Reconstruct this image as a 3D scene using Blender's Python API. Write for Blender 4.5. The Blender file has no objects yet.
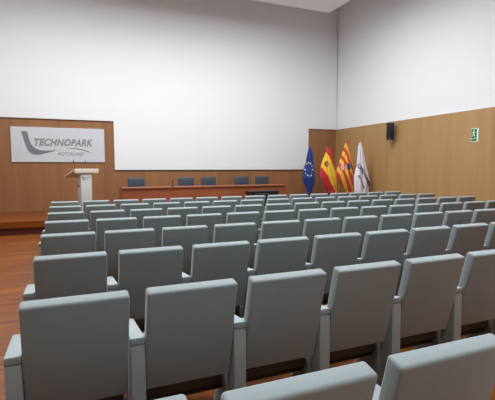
import bpy, bmesh, math, random
from mathutils import Vector, Matrix
random.seed(7)
C = bpy.context.scene.collection
scene = bpy.context.scene
PI = math.pi

# ---------------------------------------------------------------- camera
EYE = 1.506
PITCH, YAW, ROLL, FPX = 0.07125, 0.40672, -0.00424, 432.1
cy_, sy_ = math.cos(YAW), math.sin(YAW)
fw0 = Vector((sy_, cy_, 0)); rt0 = Vector((cy_, -sy_, 0)); up0 = Vector((0, 0, 1))
fw = fw0*math.cos(PITCH) - up0*math.sin(PITCH)
uu = up0*math.cos(PITCH) + fw0*math.sin(PITCH)
rt = rt0*math.cos(ROLL) + uu*math.sin(ROLL)
up = uu*math.cos(ROLL) - rt0*math.sin(ROLL)
cam_data = bpy.data.cameras.new('camera')
cam = bpy.data.objects.new('camera', cam_data); C.objects.link(cam)
M = Matrix((rt, up, -fw)).transposed().to_4x4(); M.translation = Vector((0, 0, EYE))
cam.matrix_world = M
cam_data.sensor_width = 36.0; cam_data.sensor_fit = 'HORIZONTAL'
cam_data.lens = FPX*36/495
cam_data.clip_start = 0.05; cam_data.clip_end = 100
scene.camera = cam

# ---------------------------------------------------------------- world, exposure
world = bpy.data.worlds.new('world'); scene.world = world; world.use_nodes = True
world.node_tree.nodes['Background'].inputs[0].default_value = (0.8, 0.85, 0.9, 1)
world.node_tree.nodes['Background'].inputs[1].default_value = 0.3
vs = scene.view_settings
vs.view_transform = 'Standard'; vs.look = 'None'; vs.gamma = 1; vs.use_curve_mapping = False
vs.exposure = 0.0

# ---------------------------------------------------------------- lamps of the hall (ceiling downlights)
XL, XR, YB, YW, ZC = -3.2, 9.62, -3.6, 13.80, 7.5
SLAB_Z, INSET = 6.76, 1.12
def area(name, loc, size, power, spread, col=(1, 0.97, 0.93), rot=(0, 0, 0)):
    d = bpy.data.lights.new(name, 'AREA'); d.shape = 'SQUARE'; d.size = size
    d.energy = power; d.spread = math.radians(spread); d.color = col
    o = bpy.data.objects.new(name, d); C.objects.link(o); o.location = loc; o.rotation_euler = rot
    return o
for lx in (-1.0, 0.9, 2.8, 4.6, 6.3):
    for ly, pw, sp in ((-1.4, 34, 90), (2.5, 21, 80), (5.2, 34, 120), (7.6, 76, 165), (10.0, 92, 176)):
        area('downlight', (lx, ly, SLAB_Z-0.04), 0.6, pw, sp, (0.91, 0.965, 1.0))

# ---------------------------------------------------------------- materials
def newmat(name):
    m = bpy.data.materials.new(name); m.use_nodes = True
    nt = m.node_tree; b = nt.nodes['Principled BSDF']
    return m, nt, b
def node(nt, typ, **kw):
    n = nt.nodes.new(typ)
    for k, v in kw.items():
        if k in n.inputs: n.inputs[k].default_value = v
        else: setattr(n, k, v)
    return n
def lin(r, g, b):
    f = lambda c: (c/255/12.92) if c/255 <= 0.04045 else ((c/255+0.055)/1.055)**2.4
    return (f(r), f(g), f(b), 1)
def plain(name, col, rough=0.5, metal=0.0, var=0.06, scale=20.0, bump=0.0, sheen=0.0, bscale=None):
    m, nt, b = newmat(name)
    tc = node(nt, 'ShaderNodeTexCoord')
    nz = node(nt, 'ShaderNodeTexNoise', Scale=scale, Detail=3.0)
    nt.links.new(tc.outputs['Object'], nz.inputs['Vector'])
    mx = node(nt, 'ShaderNodeMix', data_type='RGBA')
    c = Vector(col[:3])
    mx.inputs[6].default_value = (*(c*(1-var)), 1); mx.inputs[7].default_value = (*(c*(1+var)), 1)
    nt.links.new(nz.outputs[0], mx.inputs[0]); nt.links.new(mx.outputs[2], b.inputs['Base Color'])
    b.inputs['Roughness'].default_value = rough; b.inputs['Metallic'].default_value = metal
    if sheen: b.inputs['Sheen Weight'].default_value = sheen; b.inputs['Sheen Roughness'].default_value = 0.4
    if bump:
        n2 = node(nt, 'ShaderNodeTexNoise', Scale=bscale or scale*8, Detail=2.0)
        nt.links.new(tc.outputs['Object'], n2.inputs['Vector'])
        bp = node(nt, 'ShaderNodeBump', Strength=bump, Distance=0.004)
        nt.links.new(n2.outputs[0], bp.inputs['Height']); nt.links.new(bp.outputs[0], b.inputs['Normal'])
    return m
def wood(name, c1, c2, grain=(9, 9, 0.5), rough=0.4, seam_axis=None, seam=1.22, seam_dark=0.6, board=0.0, spec=0.5, swap=0.0):
    """veneer: stretched noise, seams of the panels as thin dark joints"""
    m, nt, b = newmat(name)
    tc = node(nt, 'ShaderNodeTexCoord')
    mp = node(nt, 'ShaderNodeMapping'); mp.inputs['Scale'].default_value = grain
    nt.links.new(tc.outputs['Object'], mp.inputs['Vector'])
    nz = node(nt, 'ShaderNodeTexNoise', Scale=1.0, Detail=6.0, Roughness=0.6)
    nt.links.new(mp.outputs[0], nz.inputs['Vector'])
    cr = node(nt, 'ShaderNodeValToRGB')
    cr.color_ramp.elements[0].position = 0.34; cr.color_ramp.elements[1].position = 0.68
    cr.color_ramp.elements[0].color = c1; cr.color_ramp.elements[1].color = c2
    nt.links.new(nz.outputs[0], cr.inputs[0])
    out = cr.outputs[0]
    if seam_axis is not None:
        sp = node(nt, 'ShaderNodeSeparateXYZ'); nt.links.new(tc.outputs['Object'], sp.inputs[0])
        dv = node(nt, 'ShaderNodeMath', operation='DIVIDE'); dv.inputs[1].default_value = seam
        nt.links.new(sp.outputs[seam_axis], dv.inputs[0])
        fl = node(nt, 'ShaderNodeMath', operation='FLOOR'); nt.links.new(dv.outputs[0], fl.inputs[0])
        wn = node(nt, 'ShaderNodeTexWhiteNoise', noise_dimensions='1D'); nt.links.new(fl.outputs[0], wn.inputs['W'])
        mr = node(nt, 'ShaderNodeMapRange'); mr.inputs['To Min'].default_value = 0.90; mr.inputs['To Max'].default_value = 1.06
        nt.links.new(wn.outputs[0], mr.inputs[0])
        fr = node(nt, 'ShaderNodeMath', operation='FRACT'); nt.links.new(dv.outputs[0], fr.inputs[0])
        lt = node(nt, 'ShaderNodeMath', operation='LESS_THAN'); lt.inputs[1].default_value = 0.008/seam
        nt.links.new(fr.outputs[0], lt.inputs[0])
        m2 = node(nt, 'ShaderNodeMapRange'); m2.inputs['To Min'].default_value = 1.0; m2.inputs['To Max'].default_value = seam_dark
        nt.links.new(lt.outputs[0], m2.inputs[0])
        ml = node(nt, 'ShaderNodeMath', operation='MULTIPLY')
        nt.links.new(mr.outputs[0], ml.inputs[0]); nt.links.new(m2.outputs[0], ml.inputs[1])
        vm = node(nt, 'ShaderNodeVectorMath', operation='SCALE')
        nt.links.new(out, vm.inputs[0]); nt.links.new(ml.outputs[0], vm.inputs['Scale'])
        out = vm.outputs[0]
    nt.links.new(out, b.inputs['Base Color'])
    b.inputs['Roughness'].default_value = rough
    b.inputs['Specular IOR Level'].default_value = spec
    return m
MT = {}
MT['plaster'] = plain('white_plaster', (0.84, 0.86, 0.875), 0.85, var=0.01, scale=2)
MT['ceiling'] = plain('ceiling_plaster', (0.90, 0.89, 0.92), 0.9, var=0.01, scale=2)
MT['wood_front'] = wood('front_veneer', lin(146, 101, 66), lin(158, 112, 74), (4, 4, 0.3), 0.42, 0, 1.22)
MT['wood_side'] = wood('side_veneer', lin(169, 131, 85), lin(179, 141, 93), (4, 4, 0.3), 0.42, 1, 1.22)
MT['wood_floor'] = wood('parquet', lin(100, 54, 20), lin(144, 80, 33), (0.6, 9, 9), 0.33, 1, 0.14, 0.7, spec=0.35)
MT['wood_stage'] = wood('stage_wood', lin(108, 54, 16), lin(132, 70, 22), (0.6, 9, 9), 0.33, 1, 0.14, 0.7, spec=0.3)
MT['wood_dark'] = plain('toe_kick_wood', lin(86, 36, 20), 0.5)
MT['wood_table'] = wood('table_veneer', lin(136, 76, 46), lin(156, 90, 56), (0.8, 8, 8), 0.28)
MT['fabric'] = plain('grey_seat_cloth', lin(134, 144, 146), 0.8, var=0.05, scale=14, bump=0.3, bscale=260, sheen=0.35)
MT['fabric_arm'] = plain('grey_arm_cloth', lin(142, 152, 154), 0.7, var=0.04, scale=14, bump=0.2, bscale=260, sheen=0.35)
MT['pan'] = plain('dark_seat_pan', lin(66, 62, 62), 0.5)
MT['steel_dark'] = plain('dark_steel', lin(50, 52, 54), 0.4, 0.6)
MT['black'] = plain('black_plastic', lin(26, 26, 30), 0.5)
MT['grille'] = plain('black_grille', lin(18, 18, 22), 0.7, bump=0.5, bscale=500)
MT['silver'] = plain('silver_metal', lin(170, 172, 176), 0.3, 0.9)
MT['lectern'] = plain('white_lacquer', lin(190, 195, 195), 0.35, var=0.02)
MT['lectern_top'] = plain('pale_lacquer', lin(212, 203, 190), 0.35, var=0.02)
MT['chair_blue'] = plain('slate_leather', lin(58, 66, 78), 0.4)
MT['sign'] = plain('white_sign_board', lin(206, 209, 216), 0.4, var=0.01, scale=2)
MT['sign_ink'] = plain('grey_sign_ink', lin(122, 124, 124), 0.5)
MT['sign_ink2'] = plain('grey_sign_lettering', lin(138, 140, 142), 0.5)
MT['green'] = plain('sign_green', lin(20, 110, 72), 0.5)
MT['sign_white'] = plain('sign_white', lin(225, 236, 215), 0.5)
MT['brass'] = plain('pole_tip_brass', lin(190, 160, 90), 0.3, 0.9)
MT['pole'] = plain('pole_wood', lin(120, 80, 50), 0.4)
MT['yellow'] = plain('emblem_yellow', lin(240, 205, 60), 0.8)
MT['red'] = plain('emblem_red', lin(190, 60, 60), 0.8)
MT['brown'] = plain('emblem_brown', lin(120, 70, 50), 0.8)
MT['pinkish'] = plain('emblem_pink', lin(226, 170, 150), 0.8)
MT['blue2'] = plain('emblem_blue', lin(30, 70, 130), 0.8)
MT['green2'] = plain('emblem_green', lin(50, 110, 70), 0.8)
MT['purple'] = plain('flag_lettering', lin(84, 40, 92), 0.8)
MT['gold'] = plain('star_gold', lin(222, 218, 160), 0.8)

def stripe_mat(name, stops, ang, off, width):
    """cloth with straight stripes; coordinate = (x cos a + z sin a - off)/width in the flag's own frame"""
    m, nt, b = newmat(name)
    tc = node(nt, 'ShaderNodeTexCoord')
    d = node(nt, 'ShaderNodeVectorMath', operation='DOT_PRODUCT'); d.inputs[1].default_value = (math.cos(ang), 0, math.sin(ang))
    nt.links.new(tc.outputs['Object'], d.inputs[0])
    s = node(nt, 'ShaderNodeMath', operation='SUBTRACT'); s.inputs[1].default_value = off
    nt.links.new(d.outputs['Value'], s.inputs[0])
    q = node(nt, 'ShaderNodeMath', operation='DIVIDE'); q.inputs[1].default_value = width
    nt.links.new(s.outputs[0], q.inputs[0])
    cr = node(nt, 'ShaderNodeValToRGB'); r = cr.color_ramp; r.interpolation = 'CONSTANT'
    while len(r.elements) < len(stops): r.elements.new(0.5)
    for e, (p, c) in zip(r.elements, stops): e.position = p; e.color = c
    nt.links.new(q.outputs[0], cr.inputs[0]); nt.links.new(cr.outputs[0], b.inputs['Base Color'])
    b.inputs['Roughness'].default_value = 0.7; b.inputs['Sheen Weight'].default_value = 0.3
    return m

# ---------------------------------------------------------------- mesh helpers
def B(): return bmesh.new()
def box(bm, x0, x1, y0, y1, z0, z1, bev=0.0, seg=2, mat=None):
    r = bmesh.ops.create_cube(bm, size=1)
    vs_ = r['verts']
    for v in vs_:
        v.co = Vector(((x0+x1)/2+v.co.x*(x1-x0), (y0+y1)/2+v.co.y*(y1-y0), (z0+z1)/2+v.co.z*(z1-z0)))
    es = list({e for v in vs_ for e in v.link_edges})
    if bev:
        r2 = bmesh.ops.bevel(bm, geom=es, offset=bev, segments=seg, profile=0.5, affect='EDGES')
        vs_ = list({v for f in r2['faces'] for v in f.verts} | {v for v in vs_ if v.is_valid})
    if mat is not None:
        for v in vs_: v.co = mat @ v.co
    return vs_
def prism(bm, pts, axis, a, b, bev=0.0, seg=2):
    """polygon in the plane normal to axis ('x': pts are (y,z); 'y': (x,z); 'z': (x,y)), extruded from a to b"""
    def P(p, t):
        return {'x': (t, p[0], p[1]), 'y': (p[0], t, p[1]), 'z': (p[0], p[1], t)}[axis]
    v0 = [bm.verts.new(P(p, a)) for p in pts]; v1 = [bm.verts.new(P(p, b)) for p in pts]
    n = len(pts)
    fs = [bm.faces.new(v0), bm.faces.new(v1)] + [bm.faces.new((v0[i], v0[(i+1) % n], v1[(i+1) % n], v1[i])) for i in range(n)]
    bmesh.ops.recalc_face_normals(bm, faces=fs)
    if bev:
        es = list({e for f in fs for e in f.edges})
        bmesh.ops.bevel(bm, geom=es, offset=bev, segments=seg, profile=0.5, affect='EDGES')
def tube(bm, pts, r, n=10):
    pts = [Vector(p) for p in pts]; rings = []
    for i, p in enumerate(pts):
        d = (pts[min(i+1, len(pts)-1)] - pts[max(i-1, 0)]).normalized()
        a = d.orthogonal().normalized() if i == 0 else (rings[-1][1] - d*rings[-1][1].dot(d)).normalized()
        b = d.cross(a); rr = r[i] if isinstance(r, (list, tuple)) else r
        rings.append(([bm.verts.new(p + (a*math.cos(2*PI*k/n)+b*math.sin(2*PI*k/n))*rr) for k in range(n)], a))
    for i in range(len(rings)-1):
        A, D = rings[i][0], rings[i+1][0]
        for k in range(n): bm.faces.new((A[k], A[(k+1) % n], D[(k+1) % n], D[k]))
    bm.faces.new(rings[0][0][::-1]); bm.faces.new(rings[-1][0])
def lathe(bm, prof, c=(0, 0), n=20):
    tube(bm, [(c[0], c[1], z) for r, z in prof], [r for r, z in prof], n)
def obj(name, bm, mat, parent=None, smooth=True, loc=None):
    me = bpy.data.meshes.new(name)
    bmesh.ops.recalc_face_normals(bm, faces=bm.faces[:])
    bm.to_mesh(me); bm.free(); me.materials.append(mat)
    if smooth:
        me.shade_smooth() if hasattr(me, 'shade_smooth') else None
        me.set_sharp_from_angle(angle=math.radians(38))
    o = bpy.data.objects.new(name, me); C.objects.link(o)
    if parent: o.parent = parent
    if loc: o.location = loc
    return o
def tag(o, label, cat, group=None):
    o['label'] = label; o['category'] = cat
    if group: o['group'] = group
    return o
def thing(name, label, cat, loc=(0, 0, 0), rz=0.0, group=None):
    o = bpy.data.objects.new(name, None); o.empty_display_size = 0.1; C.objects.link(o)
    o.location = loc; o.rotation_euler = (0, 0, rz)
    return tag(o, label, cat, group)
def struct(name, bm, mat, smooth=False):
    o = obj(name, bm, mat, smooth=smooth); o['kind'] = 'structure'; return o
def text_mesh(s, width, height, shear=0.0, bold=0.0, depth=0.004, spacing=1.0):
    """letters as a mesh in the XY plane, origin at lower left, fitted to width x height (capitals)"""
    cu = bpy.data.curves.new('lettering', 'FONT'); cu.body = s; cu.shear = shear; cu.offset = bold
    cu.extrude = 0.01; cu.space_character = spacing; cu.resolution_u = 3
    t = bpy.data.objects.new('lettering', cu); C.objects.link(t)
    dg = bpy.context.evaluated_depsgraph_get(); dg.update()
    me = bpy.data.meshes.new_from_object(t.evaluated_get(dg))
    bpy.data.objects.remove(t); bpy.data.curves.remove(cu)
    xs = [v.co.x for v in me.vertices]; ys = [v.co.y for v in me.vertices]
    x0, x1, y0, y1 = min(xs), max(xs), min(ys), max(ys)
    for v in me.vertices:
        v.co = Vector(((v.co.x-x0)/(x1-x0)*width, (v.co.y-y0)/(y1-y0)*height, v.co.z/0.01*depth/2))
    return me
def link_mesh(name, me, mat, parent):
    me.materials.clear(); me.materials.append(mat)
    o = bpy.data.objects.new(name, me); C.objects.link(o); o.parent = parent
    return o

# ---------------------------------------------------------------- the hall
WOOD_H = 2.978
b = B(); box(b, XL-.2, XR+.2, YB-.2, YW+.2, -.15, 0); struct('floor', b, MT['wood_floor'])
# front wall: veneer below, proud white plaster above coming down as the projection field
b = B(); box(b, XL, XR, YW+.05, YW+.2, 0, WOOD_H+.1); struct('wall_front', b, MT['wood_front'])
b = B()
prism(b, [(XL, ZC), (XR, ZC), (XR, WOOD_H), (8.40, WOOD_H), (8.38, 1.485), (1.525, 1.50), (1.52, WOOD_H), (XL, WOOD_H)], 'y', YW, YW+.2)
struct('wall_front_upper', b, MT['plaster'])
b = B(); box(b, XR, XR+.2, YB, YW+.2, 0, WOOD_H); struct('wall_right', b, MT['wood_side'])
b = B(); box(b, XR+.03, XR+.2, YB, YW+.2, WOOD_H, ZC); struct('wall_right_upper', b, MT['plaster'])
b = B(); box(b, XL-.2, XL, YB, YW+.2, 0, WOOD_H); struct('wall_left', b, MT['wood_side'])
b = B(); box(b, XL-.2, XL-.03, YB, YW+.2, WOOD_H, ZC); struct('wall_left_upper', b, MT['plaster'])
b = B(); box(b, XL-.2, XR+.2, YB-.2, YB, 0, WOOD_H); struct('wall_back', b, MT['wood_side'])
b = B(); box(b, XL-.2, XR+.2, YB-.2, YB, WOOD_H, ZC); struct('wall_back_upper', b, MT['plaster'])
b = B(); box(b, XL-.2, XR+.2, YB-.2, YW+.2, ZC, ZC+.2); struct('ceiling', b, MT['ceiling'])
b = B(); box(b, XL+INSET, XR-INSET, YB+INSET, YW-INSET, SLAB_Z, SLAB_Z+.14); struct('ceiling_panel', b, MT['ceiling'])

# stage
SH = 0.32
b = B(); box(b, XL+.005, XR-.005, 11.22, YW+.045, SH-.16, SH, .006); st = struct('stage_floor', b, MT['wood_stage'])
b = B(); box(b, XL+.005, XR-.005, 11.27, YW+.045, 0.001, SH-.161); struct('trim_1', b, MT['wood_dark'])

# ---------------------------------------------------------------- auditorium chairs
S, BW, X0, Y0, DY = 0.56, 0.475, -0.190, 2.158, 1.108
TOPZ = 0.92
REC = math.radians(14.5)
def back_bm():
    bm = B()
    L, T = 0.575, 0.074
    # built upright: x centred, y from -T (rear) to 0 (front), z from -L to 0, then reclined about the top front edge
    r = bmesh.ops.create_grid(bm, x_segments=1, y_segments=1, size=0.5)
    bmesh.ops.delete(bm, geom=bm.verts[:], context='VERTS')
    w = BW/2
    prof = []
    rc = 0.022
    pts = [(-w, -L), (w, -L), (w, 0), (-w, 0)]
    box(bm, -w, w, -T, 0, -L, 0, 0.014, 3)
    rot = Matrix.Translation((0, 0, TOPZ)) @ Matrix.Rotation(REC, 4, 'X')
    for v in bm.verts: v.co = rot @ v.co
    return bm
# proto parts
def arm_panel_bm(cx):
    bm = B(); h = 0.0365
    prism(bm, [(0.02, 0.0), (0.02, 0.618), (0.41, 0.588), (0.41, 0.55), (0.22, 0.47), (0.20, 0.30), (0.40, 0.06), (0.40, 0.0)], 'x', cx-h, cx+h, 0.006, 2)
    return bm
def arm_pad_bm(cx):
    bm = B(); h = 0.0372
    prism(bm, [(0.018, 0.6195), (0.018, 0.657), (0.42, 0.625), (0.42, 0.5890)], 'x', cx-h, cx+h, 0.006, 2)
    return bm
def seat_bm():
    bm = B()
    box(bm, -0.232, 0.232, 0.165, 0.62, 0.355, 0.46, 0.03, 3)
    return bm
def pan_bm():
    bm = B()
    box(bm, -0.225, 0.225, 0.155, 0.60, 0.25, 0.353, 0.012, 2)
    return bm
def beam_bm():
    bm = B()
    box(bm, -0.24, 0.24, 0.20, 0.26, 0.20, 0.249, 0.005, 1)
    return bm
GROUP = 'grey auditorium chairs in rows'
def make_chair():
    t = thing('auditorium_chair', '', 'chair', group=GROUP)
    obj('backrest', back_bm(), MT['fabric'], t)
    s = obj('seat', seat_bm(), MT['fabric'], t)
    pn = obj('seat_pan', pan_bm(), MT['pan'], t)
    pn['label'] = 'dark pan under the grey seat'
    bb = obj('support_bar', beam_bm(), MT['steel_dark'], t)
    bb['label'] = 'dark steel bar under the seat'
    a = obj('side_panel', arm_panel_bm(-0.277), MT['fabric_arm'], t)
    obj('armrest', arm_pad_bm(-0.277), MT['fabric_arm'], a)
    return t
def dup(root):
    r = root.copy(); C.objects.link(r)
    for ch in list(root.children):
        c = ch.copy(); C.objects.link(c); c.parent = r
        for g in list(ch.children):
            d = g.copy(); C.objects.link(d); d.parent = c
    return r
ORD = ['first', 'second', 'third', 'fourth', 'fifth', 'sixth', 'seventh', 'eighth', 'ninth', 'tenth', 'eleventh', 'twelfth', 'thirteenth', 'fourteenth', 'fifteenth']
proto = make_chair(); used = False
rows = {0: (0, 2), 1: (0, 6), 2: (0, 9), 3: (0, 11), 4: (0, 14), 5: (0, 14), 6: (0, 14), 7: (0, 14)}
LASTX = None
for r, (c0, c1) in rows.items():
    for c in range(c0, c1+1):
        o = dup(proto) if used else proto
        used = True
        o.location = (X0 + c*S + BW/2, Y0 + (r-1)*DY + (0.035 if (r, c) == (0, 0) else 0), 0)
        if r == 0:
            lab = ['grey auditorium chair nearest the camera, only its top edge showing at the bottom',
                   'grey auditorium chair nearest the camera, its back cut off at the bottom centre',
                   'grey auditorium chair in the bottom right corner, cut off by the frame'][c]
        else:
            rn = 'eighth and front row before the stage' if r == 7 else ORD[r] + ' row from the camera'
            if r == 0: rn = 'nearest row'
            rn = {1: 'second row from the camera', 2: 'third row from the camera', 3: 'fourth row from the camera', 4: 'fifth row from the camera',
                  5: 'third row from the stage', 6: 'second row from the stage', 7: 'front row nearest the stage'}[r]
            if c == 0: pos = 'at the left aisle end'
            elif r >= 5 and c == 14: pos = 'at the right end'
            elif r >= 5 and c >= 8: pos = ORD[14-c] + ' from the right end'
            else: pos = ORD[c] + ' from the left aisle'
            lab = 'grey auditorium chair ' + pos + ' of the ' + rn
        o['label'] = lab
        if r >= 4 and c == 14:      # closing arm at the right end of the row
            a = obj('side_panel', arm_panel_bm(0.28), MT['fabric_arm'], o)
            obj('armrest', arm_pad_bm(0.28), MT['fabric_arm'], a)

# ---------------------------------------------------------------- conference table on the stage
TX0, TX1, TY0, TY1, TZ = 1.50, 6.50, 12.0, 12.72, 0.695
t = thing('conference_table', 'long reddish wooden conference table with closed front on the stage', 'table', (0, 0, SH))
b = B(); box(b, TX0, TX1, TY0, TY1, TZ-.035, TZ, .004); obj('tabletop', b, MT['wood_table'], t)
b = B(); box(b, TX0+.045, TX1-.045, TY0+.03, TY0+.055, 0.03, TZ-.037); obj('front_panel', b, MT['wood_table'], t)
for xx in (TX0+.01, TX1-.045):
    b = B(); box(b, xx, xx+.035, TY0+.02, TY1-.02, 0, TZ-.037); obj('end_panel', b, MT['wood_table'], t)
b = B(); box(b, 3.97, 4.0, TY0+.056, TY1-.04, 0, TZ-.037); obj('support_panel', b, MT['wood_table'], t)

def make_meeting_chair():
    t = thing('meeting_chair', '', 'chair', group='five dark chairs behind the conference table')
    b = B(); box(b, -.25, .25, -.03, .03, .50, .945, .025, 3, Matrix.Rotation(math.radians(-6), 4, 'X') ); obj('backrest', b, MT['chair_blue'], t)
    b = B(); box(b, -.24, .24, -.48, -.02, .42, .49, .025, 3); obj('seat', b, MT['chair_blue'], t)
    for sx in (-1, 1):
        b = B(); tube(b, [(sx*.262, .02, .56), (sx*.262, -.04, .64), (sx*.262, -.30, .64), (sx*.262, -.36, .60), (sx*.262, -.36, .02)], .012); obj('armrest', b, MT['steel_dark'], t)
        for yy in (-.44, -.04):
            b = B(); tube(b, [(sx*.21, yy, .0), (sx*.21, yy, .425)], .013); obj('leg', b, MT['steel_dark'], t)
    return t
labs = ['dark slate meeting chair at the far left end behind the long table',
        'dark slate meeting chair second from the left behind the long table',
        'dark slate meeting chair in the middle behind the long table',
        'dark slate meeting chair second from the right behind the long table',
        'dark slate meeting chair at the far right behind the long table, nearest the flags']
pc = make_meeting_chair()
for i, (x, l, rz) in enumerate(zip((2.06, 3.60, 4.35, 5.50, 6.24), labs, (0.03, -0.05, 0.04, -0.06, 0.0))):
    o = pc if i == 0 else dup(pc)
    o.location = (x+.02, 13.22, SH); o.rotation_euler = (0, 0, rz); o['label'] = l

# little table microphone
t = thing('table_microphone', 'small black microphone standing on the long table beside the second chair', 'microphone', (2.93, 12.25, SH+TZ))
b = B(); lathe(b, [(.05, 0), (.05, .015), (.015, .025)]); obj('base', b, MT['black'], t)
b = B(); tube(b, [(0, 0, .02), (0, .005, .12), (0, -.02, .17)], .006); tube(b, [(0, -.02, .165), (0, -.045, .20)], .012); obj('stem', b, MT['black'], t)

# low black case before the table
t = thing('equipment_case', 'long low black case standing on the stage before the right end of the table', 'case', (5.45, 11.55, SH))
b = B(); box(b, -.46, .46, -.16, .16, .04, .50, .02); obj('body', b, MT['black'], t)
b = B(); box(b, -.48, .48, -.18, .18, .501, .55, .012); obj('lid', b, MT['black'], t)
b = B(); box(b, -.30, .12, -.166, -.161, .46, .48); o = obj('front_strip', b, MT['silver'], t); o['label'] = 'grey strip on the black front'
for sx in (-1, 1):
    for sy in (-1, 1):
        b = B(); box(b, sx*.42-.03, sx*.42+.03, sy*.12-.03, sy*.12+.03, 0, .04, .004); obj('foot', b, MT['black'], t)

# ---------------------------------------------------------------- lectern
LR = math.radians(28)
t = thing('lectern', 'white lectern with slanted top on the stage at left', 'lectern', (0.50, 11.95, SH), LR)
LR_inv = -LR
b = B(); box(b, -.15, .15, -.205, -.03, .03, 1.085, .012); col = obj('column', b, MT['lectern'], t)
b = B(); box(b, -.27, .27, -.30, .20, 0, .0295, .006); obj('base_plate', b, MT['lectern'], t)
b = B(); box(b, -.33, .33, -.24, -.215, 1.10, 1.215, .004); obj('front_lip', b, MT['lectern_top'], t)
b = B(); prism(b, [(-.213, 1.215), (-.213, 1.175), (.30, .985), (.30, 1.02)], 'x', -.33, .33, .004); obj('reading_top', b, MT['lectern_top'], t)
b = B(); tube(b, [(-.150, -.10, .78), (-.185, -.10, .78)], .02); obj('knob', b, MT['black'], col)
# small swoosh mark and lines on the column front
def swoosh_pts():
    P = [(135,97),(188,97),(200,150),(217,205),(245,245),(300,270),(380,270),(450,262),(380,284),(310,302),(250,307),(205,287),(175,235),(155,165)]
    return [((u/8.89-5), (165-(120+v/8.89))) for u, v in P]
sw = swoosh_pts()
b = B(); prism(b, [(-.13+x*.0052, .93+z*.0045) for x, z in [(p[0]-10, p[1]-12) for p in sw]], 'y', -.209, -.2055); obj('logo_mark', b, MT['sign_ink'], col, smooth=False)
me = text_mesh('TECHNOPARK', .22, .026, .3, .01, .003)
o = link_mesh('lettering', me, MT['sign_ink'], col); o.rotation_euler = (PI/2, 0, 0); o.location = (-.10, -.207, .975)
for i, xx in enumerate((-.30, .02)):
    g = tag(obj('gooseneck_microphone', B_ := (lambda bm: (tube(bm, [(0, 0, 0), (0, 0, .13), (.0, .03, .19)], .005), tube(bm, [(0, .025, .185), (0, .05, .215)], .011), bm)[-1])(B()), MT['black']),
            ['thin black microphone rising from the left of the lectern top', 'thin black microphone rising from the right of the lectern top'][i], 'microphone', 'microphones on the lectern')
    p = Matrix.Rotation(LR, 4, 'Z') @ Vector((xx, -.18, 0))
    g.location = (0.50+p.x, 11.95+p.y, SH+1.205); g.rotation_euler = (0, 0, LR)

# ---------------------------------------------------------------- sign board on the front wall
SX0, SX1, SZ0, SZ1 = -1.26, 1.24, 1.735, 2.73
t = thing('sign_board', 'white wall sign with grey swoosh reading TECHNOPARK MOTORLAND behind the lectern', 'sign', (SX0, YW+.05, SZ0))
W_, H_ = SX1-SX0, SZ1-SZ0
b = B(); box(b, 0, W_, -.035, -.001, 0, H_, .003); bd = obj('board', b, MT['sign'], t, smooth=False)
def sg(px, py):     # a point read off the sign -> metres on the board
    top = 126 + (px-10)*0.032
    return ((px-10.5)*W_/94, (162-py)/(162-top)*H_)
P = [(5+u/8.89, 120+v/8.89) for u, v in [(135,97),(188,97),(193,125),(202,160),(212,195),(228,225),(255,250),(300,268),(370,271),(450,262),(410,276),(360,290),(310,301),(270,307),(235,305),(205,287),(188,262),(175,230),(162,190),(150,140)]]
b = B(); prism(b, [sg(*p) for p in P], 'y', -.041, -.0355); obj('swoosh', b, MT['sign_ink'], t, smooth=False)
P = [(63.5,148.1),(69,147.8),(75,148.0),(81,149.1),(86,150.6),(91,153.0),(85.5,151.4),(80.5,150.1),(75,149.0),(69,148.5)]
b = B(); prism(b, [sg(*p) for p in P], 'y', -.041, -.0355); obj('underline_swoosh', b, MT['sign_ink2'], t, smooth=False)
x0, z0 = sg(32.6, 145.6); x1, z1 = sg(92.5, 139.3)
me = text_mesh('TECHNOPARK', x1-x0, z1-z0, .28, .04, .006, 1.08)
o = link_mesh('lettering', me, MT['sign_ink2'], t); o.rotation_euler = (PI/2, 0, 0); o.location = (x0, -.038, z0)
x0, z0 = sg(55.3, 155.6); x1, z1 = sg(82, 152.2)
me = text_mesh('MOTORLAND', x1-x0, z1-z0, .28, .0, .006, 1.05)
o = link_mesh('lettering', me, MT['sign_ink2'], t); o.rotation_euler = (PI/2, 0, 0); o.location = (x0, -.038, z0)

# ---------------------------------------------------------------- loudspeaker on the right wall
t = thing('wall_speaker', 'black loudspeaker hung high on the wooden right wall', 'loudspeaker', (9.435, 10.68, 2.40), math.radians(-41))
b = B(); box(b, -.112, .112, -.07, .08, 0, .52, .012); obj('cabinet', b, MT['black'], t)
b = B(); box(b, -.102, .102, -.0785, -.0705, .06, .51, .003); obj('grille', b, MT['grille'], t)
b = B(); box(b, -.02, .02, -.079, -.071, .025, .045, .001); o = obj('badge', b, MT['silver'], t); o['label'] = 'small silver badge'
b = B()
wl = Matrix.Rotation(math.radians(41), 4, 'Z') @ Vector((9.615-9.435, 0, 0))
tube(b, [(0, .05, .22), (wl.x*.5, wl.y*.5+.02, .22), (wl.x, wl.y, .22)], .014)
obj('wall_bracket', b, MT['black'], t)

# ---------------------------------------------------------------- emergency exit sign on the right wall
t = thing('exit_sign', 'small green and white running man exit sign on the right wooden wall', 'sign', (XR-.001, 7.80, 2.17), -PI/2)
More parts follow.
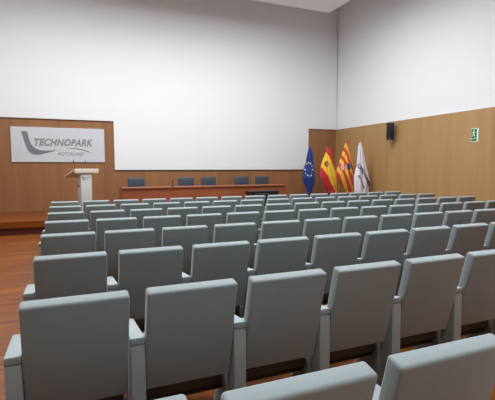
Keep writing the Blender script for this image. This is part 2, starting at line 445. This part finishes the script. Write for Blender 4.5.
# local x runs along the wall towards the camera, -y faces the hall
b = B(); box(b, -.122, .095, -.012, 0, 0, .34, .002); obj('panel', b, MT['sign_white'], t, smooth=False)
b = B(); box(b, -.112, .045, -.014, -.0122, .09, .325); fld = obj('green_field', b, MT['green'], t, smooth=False)
b = B(); box(b, -.112, .045, -.014, -.0122, .02, .075); obj('lower_band', b, MT['green'], t, smooth=False)
b = B()
def seg2(p, q, w):
    p, q = Vector(p), Vector(q); d = (q-p).normalized(); n = Vector((-d.y, d.x))*w/2
    prism(b, [tuple(p+n), tuple(q+n), tuple(q-n), tuple(p-n)], 'y', -.017, -.0142)
prism(b, [(-.035+.02*math.cos(k*PI/5), .29+.02*math.sin(k*PI/5)) for k in range(10)], 'y', -.017, -.0142)
seg2((-.035, .262), (-.045, .195), .035); seg2((-.045, .195), (-.005, .165), .022); seg2((-.005, .165), (-.01, .12), .018)
seg2((-.045, .195), (-.07, .15), .022); seg2((-.07, .15), (-.102, .148), .018); seg2((-.03, .255), (.012, .225), .016); seg2((-.045, .255), (-.085, .225), .016)
obj('running_figure', b, MT['sign_white'], fld, smooth=False)

# ---------------------------------------------------------------- flags
def lerp(tbl, z):
    for i in range(len(tbl)-1):
        (za, a), (zb, c) = tbl[i], tbl[i+1]
        if za >= z >= zb: return a + (c-a)*(za-z)/(za-zb+1e-9)
    return tbl[0][1] if z > tbl[0][0] else tbl[-1][1]
class Flag:
    """gathered cloth hanging from a pole: a closed pleated skirt, outline given as left / right tables in metres"""
    def __init__(s, left, right, folds=5, lean=0.0, ph=0.0):
        s.L, s.R, s.k, s.ph = sorted(left, reverse=True), sorted(right, reverse=True), folds, ph
        s.top = min(s.L[0][0], s.R[0][0]); s.bot = max(s.L[-1][0], s.R[-1][0])
    def cxhw(s, z):
        l, r = lerp(s.L, z), lerp(s.R, z); return (l+r)/2, max((r-l)/2, .012)
    def pt(s, th, z):
        cx, hw = s.cxhw(z)
        d = .012 + .42*hw
        f = min(1, (s.top-z)/.5+.1)
        pleat = .022*f*math.cos(s.k*2*math.cos(th)*1.6 + s.ph + z*1.7)*abs(math.sin(th))
        return Vector((cx + hw*math.cos(th), -(d*math.sin(th)) + (pleat if math.sin(th) > 0 else -pleat), z))
    def front(s, x, z):
        cx, hw = s.cxhw(z); c = max(-1, min(1, (x-cx)/hw)); return s.pt(math.acos(c), z).y
    def mesh(s):
        bm = B(); N, K = 60, 44; rings = []
        for i in range(K+1):
            z = s.top + (s.bot-s.top)*i/K
            rings.append([bm.verts.new(s.pt(2*PI*j/N, z + (0.03*math.sin(3*2*PI*j/N) if i == K else 0))) for j in range(N)])
        for i in range(K):
            for j in range(N): bm.faces.new((rings[i][j], rings[i][(j+1) % N], rings[i+1][(j+1) % N], rings[i+1][j]))
        bm.faces.new(rings[0]); bm.faces.new(rings[-1])
        return bm
    def patch(s, pts, lift=.006, grid=None):
        """flat outline (x,z) laid on the front of the cloth"""
        bm = B()
        c = (sum(p[0] for p in pts)/len(pts), sum(p[1] for p in pts)/len(pts))
        def V(x, z, l): return bm.verts.new((x, s.front(x, z)-l, z))
        n = len(pts); front = []; 
        for f in (1.0, .5):
            front.append([V(c[0]+(p[0]-c[0])*f, c[1]+(p[1]-c[1])*f, lift) for p in pts])
        cc = V(c[0], c[1], lift)
        back = [V(p[0], p[1], -.002) for p in pts]
        for i in range(n):
            j = (i+1) % n
            bm.faces.new((front[0][i], front[0][j], front[1][j], front[1][i])); bm.faces.new((front[1][i], front[1][j], cc))
            bm.faces.new((front[0][i], back[i], back[j], front[0][j]))
        return bm
def disc(cx, cz, rx, rz, n=16, a=0): return [(cx+rx*math.cos(2*PI*k/n+a), cz+rz*math.sin(2*PI*k/n+a)) for k in range(n)]
def flag(label, x, y, left, right, mat, topz, folds, ph=0):
    """left/right: (height above stage, x offset from pole)"""
    t = thing('flag', label, 'flag', (x, y, SH), 0, 'four flags in the right corner of the stage')
    F = Flag(left, right, folds, 0, ph)
    cl = obj('flag_cloth', F.mesh(), mat, t)
    b = B(); lathe(b, [(.17, 0), (.17, .02), (.10, .05), (.03, .075)], n=28); obj('base', b, MT['steel_dark'], t)
    b = B(); tube(b, [(0, 0, .07), (0, 0, topz-.06)], .013); obj('pole', b, MT['pole'], t)
    b = B(); lathe(b, [(.012, topz-.06), (.024, topz-.04), (.012, topz-.02), (.018, topz), (.002, topz+.06)], n=14); obj('finial', b, MT['brass'], t)
    return t, F, cl
def conv(sil, px0, X, kx, py0, Z, kz, x): return [(Z-(py-py0)*kz - SH, X+(px-px0)*kx - x) for px, py in sil]

# blue flag with a ring of stars
A = (301, 7.62, .040, 145, 2.32, .0342)
x = 7.95
blue = plain('blue_cloth', lin(22, 52, 132), 0.7, var=0.1, scale=6, sheen=.3)
t, F, cl = flag('dark blue flag with a ring of yellow stars, beside the white screen', x, 13.0,
    conv([(309,145.5),(307,154),(306,161),(303.4,170),(302.3,178),(304,184),(306.5,190),(307,194)], *A, x),
    conv([(310,145.5),(312.6,154),(313,161),(314.3,170),(315.3,178),(315,184),(312,190),(311.5,194)], *A, x), blue, 2.0, 4)
cX = 7.62+(307.6-301)*.040-x; cZ = 2.32-(169.5-145)*.0342-SH
for k in range(12):
    a = 2*PI*k/12; sx, sz = cX+.135*math.cos(a), cZ+.235*math.sin(a)
    if abs((sx-F.cxhw(sz)[0])/F.cxhw(sz)[1]) > .93: continue
    pts = []
    for q in range(10):
        rr = .036 if q % 2 == 0 else .016
        pts.append((sx+rr*math.sin(2*PI*q/10), sz+rr*math.cos(2*PI*q/10)))
    obj('star', F.patch(pts), MT['gold'], cl, smooth=False)
# red-yellow-red flag
x = 8.40; A = (320, 8.13, .0411, 172, 1.40, .0338)
def wpt(px, py): q = conv([(px, py)], *A, x)[0]; return Vector((q[1], q[0]))
p1, p2 = wpt(325.8, 153), wpt(337.5, 176)
dn = (p2-p1).normalized(); nrm = Vector((-dn.y, dn.x))            # towards upper right
if nrm.x < 0: nrm = -nrm
q1 = wpt(321, 168); q2 = wpt(331, 187)
o1 = p1.dot(nrm); o2 = (q1.dot(nrm)+q2.dot(nrm))/2
R_, Y_ = lin(200, 36, 40), lin(244, 196, 40)
w_ = o1-o2
smat = stripe_mat('red_yellow_cloth', [(0, R_), (1/3, Y_), (2/3, R_)], math.atan2(nrm.y, nrm.x), o2-w_, 3*w_)
t, F, cl = flag('red and yellow flag with wide stripes, between the blue and the thin-striped flags', x, 12.6,
    conv([(326.5,147.5),(325.3,153),(322,162),(320.4,169),(320.3,177),(323.5,185),(327.5,191),(328,194)], *A, x),
    conv([(330.0,147.5),(331.2,153),(332.3,163),(334.4,170),(337,177),(337.6,185),(337.4,191),(337,194)], *A, x), smat, 1.90, 4, 1.0)
c = wpt(324.8, 164)
em = obj('coat_of_arms', F.patch(disc(c.x, c.y, .07, .10)), MT['brown'], cl, smooth=False)
b = F.patch(disc(c.x+.01, c.y, .035, .05), .010); obj('coat_of_arms', b, MT['pinkish'], cl, smooth=False)
# thin-striped flag
x = 8.80; A = (336.5, 8.45, .0411, 173, 1.37, .0338)
ang = math.atan2(nrm.y, nrm.x) - .12
st_ = []
for k in range(11): st_.append((k/11, lin(240, 184, 50) if k % 2 == 0 else lin(206, 56, 40)))
cdir = Vector((math.cos(ang), math.sin(ang)))
cen = wpt(345, 168).dot(cdir)
smat2 = stripe_mat('thin_striped_cloth', st_, ang, cen-.55, 1.1)
t, F, cl = flag('yellow flag with thin red stripes and a round emblem, left of the white flag', x, 12.1,
    conv([(345,143),(342.6,152),(338.6,164),(336.4,174),(338.5,181),(342.5,187),(346,191),(346.5,194)], *A, x),
    conv([(347,143),(349,151.5),(350,158),(352.8,166.5),(354,176),(354.3,184),(353.5,190.5),(353,194)], *A, x), smat2, 2.13, 4, 2.0)
c = wpt(341.6, 167.5); obj('emblem', F.patch(disc(c.x, c.y, .10, .11)), MT['pinkish'], cl, smooth=False)
c = wpt(346.6, 166.5); obj('emblem', F.patch(disc(c.x, c.y, .095, .105)), MT['blue2'], cl, smooth=False)
c = wpt(347.4, 167.5); obj('emblem', F.patch(disc(c.x, c.y, .045, .05), .010), MT['green2'], cl, smooth=False)
# white flag
x = 9.02; A = (354, 8.78, .0413, 170, 1.46, .033)
white = plain('white_cloth', lin(226, 222, 232), 0.7, var=0.03, scale=6, sheen=.3)
t, F, cl = flag('white flag with dark slanting lettering, nearest the right wall', x, 11.6,
    conv([(359.3,142.5),(358,147),(356.7,165),(354.5,175.5),(354.6,184),(355,191),(355.5,194)], *A, x),
    conv([(360.3,142.5),(361.8,147),(364.8,162),(367.8,174),(369.7,183),(368.3,191),(368,194)], *A, x), white, 2.13, 3, 0.5)
def flag_text(s, a, e, h, mat, bold):
    a, e = wpt(*a), wpt(*e); L = (e-a).length; d = (e-a)/L; n = Vector((-d.y, d.x))
    me = text_mesh(s, L, h, 0, bold, .003)
    for v in me.vertices:
        q = a + d*v.co.x + n*v.co.y
        v.co = Vector((q.x, F.front(q.x, q.y)-.011+v.co.z, q.y))
    link_mesh('lettering', me, mat, cl)
flag_text('TECHNOPARK', (355.4, 165.0), (367.0, 187.5), .125, MT['purple'], .04)
flag_text('MOTORLAND', (356.2, 175.5), (361.0, 188.5), .055, MT['purple'], .02)
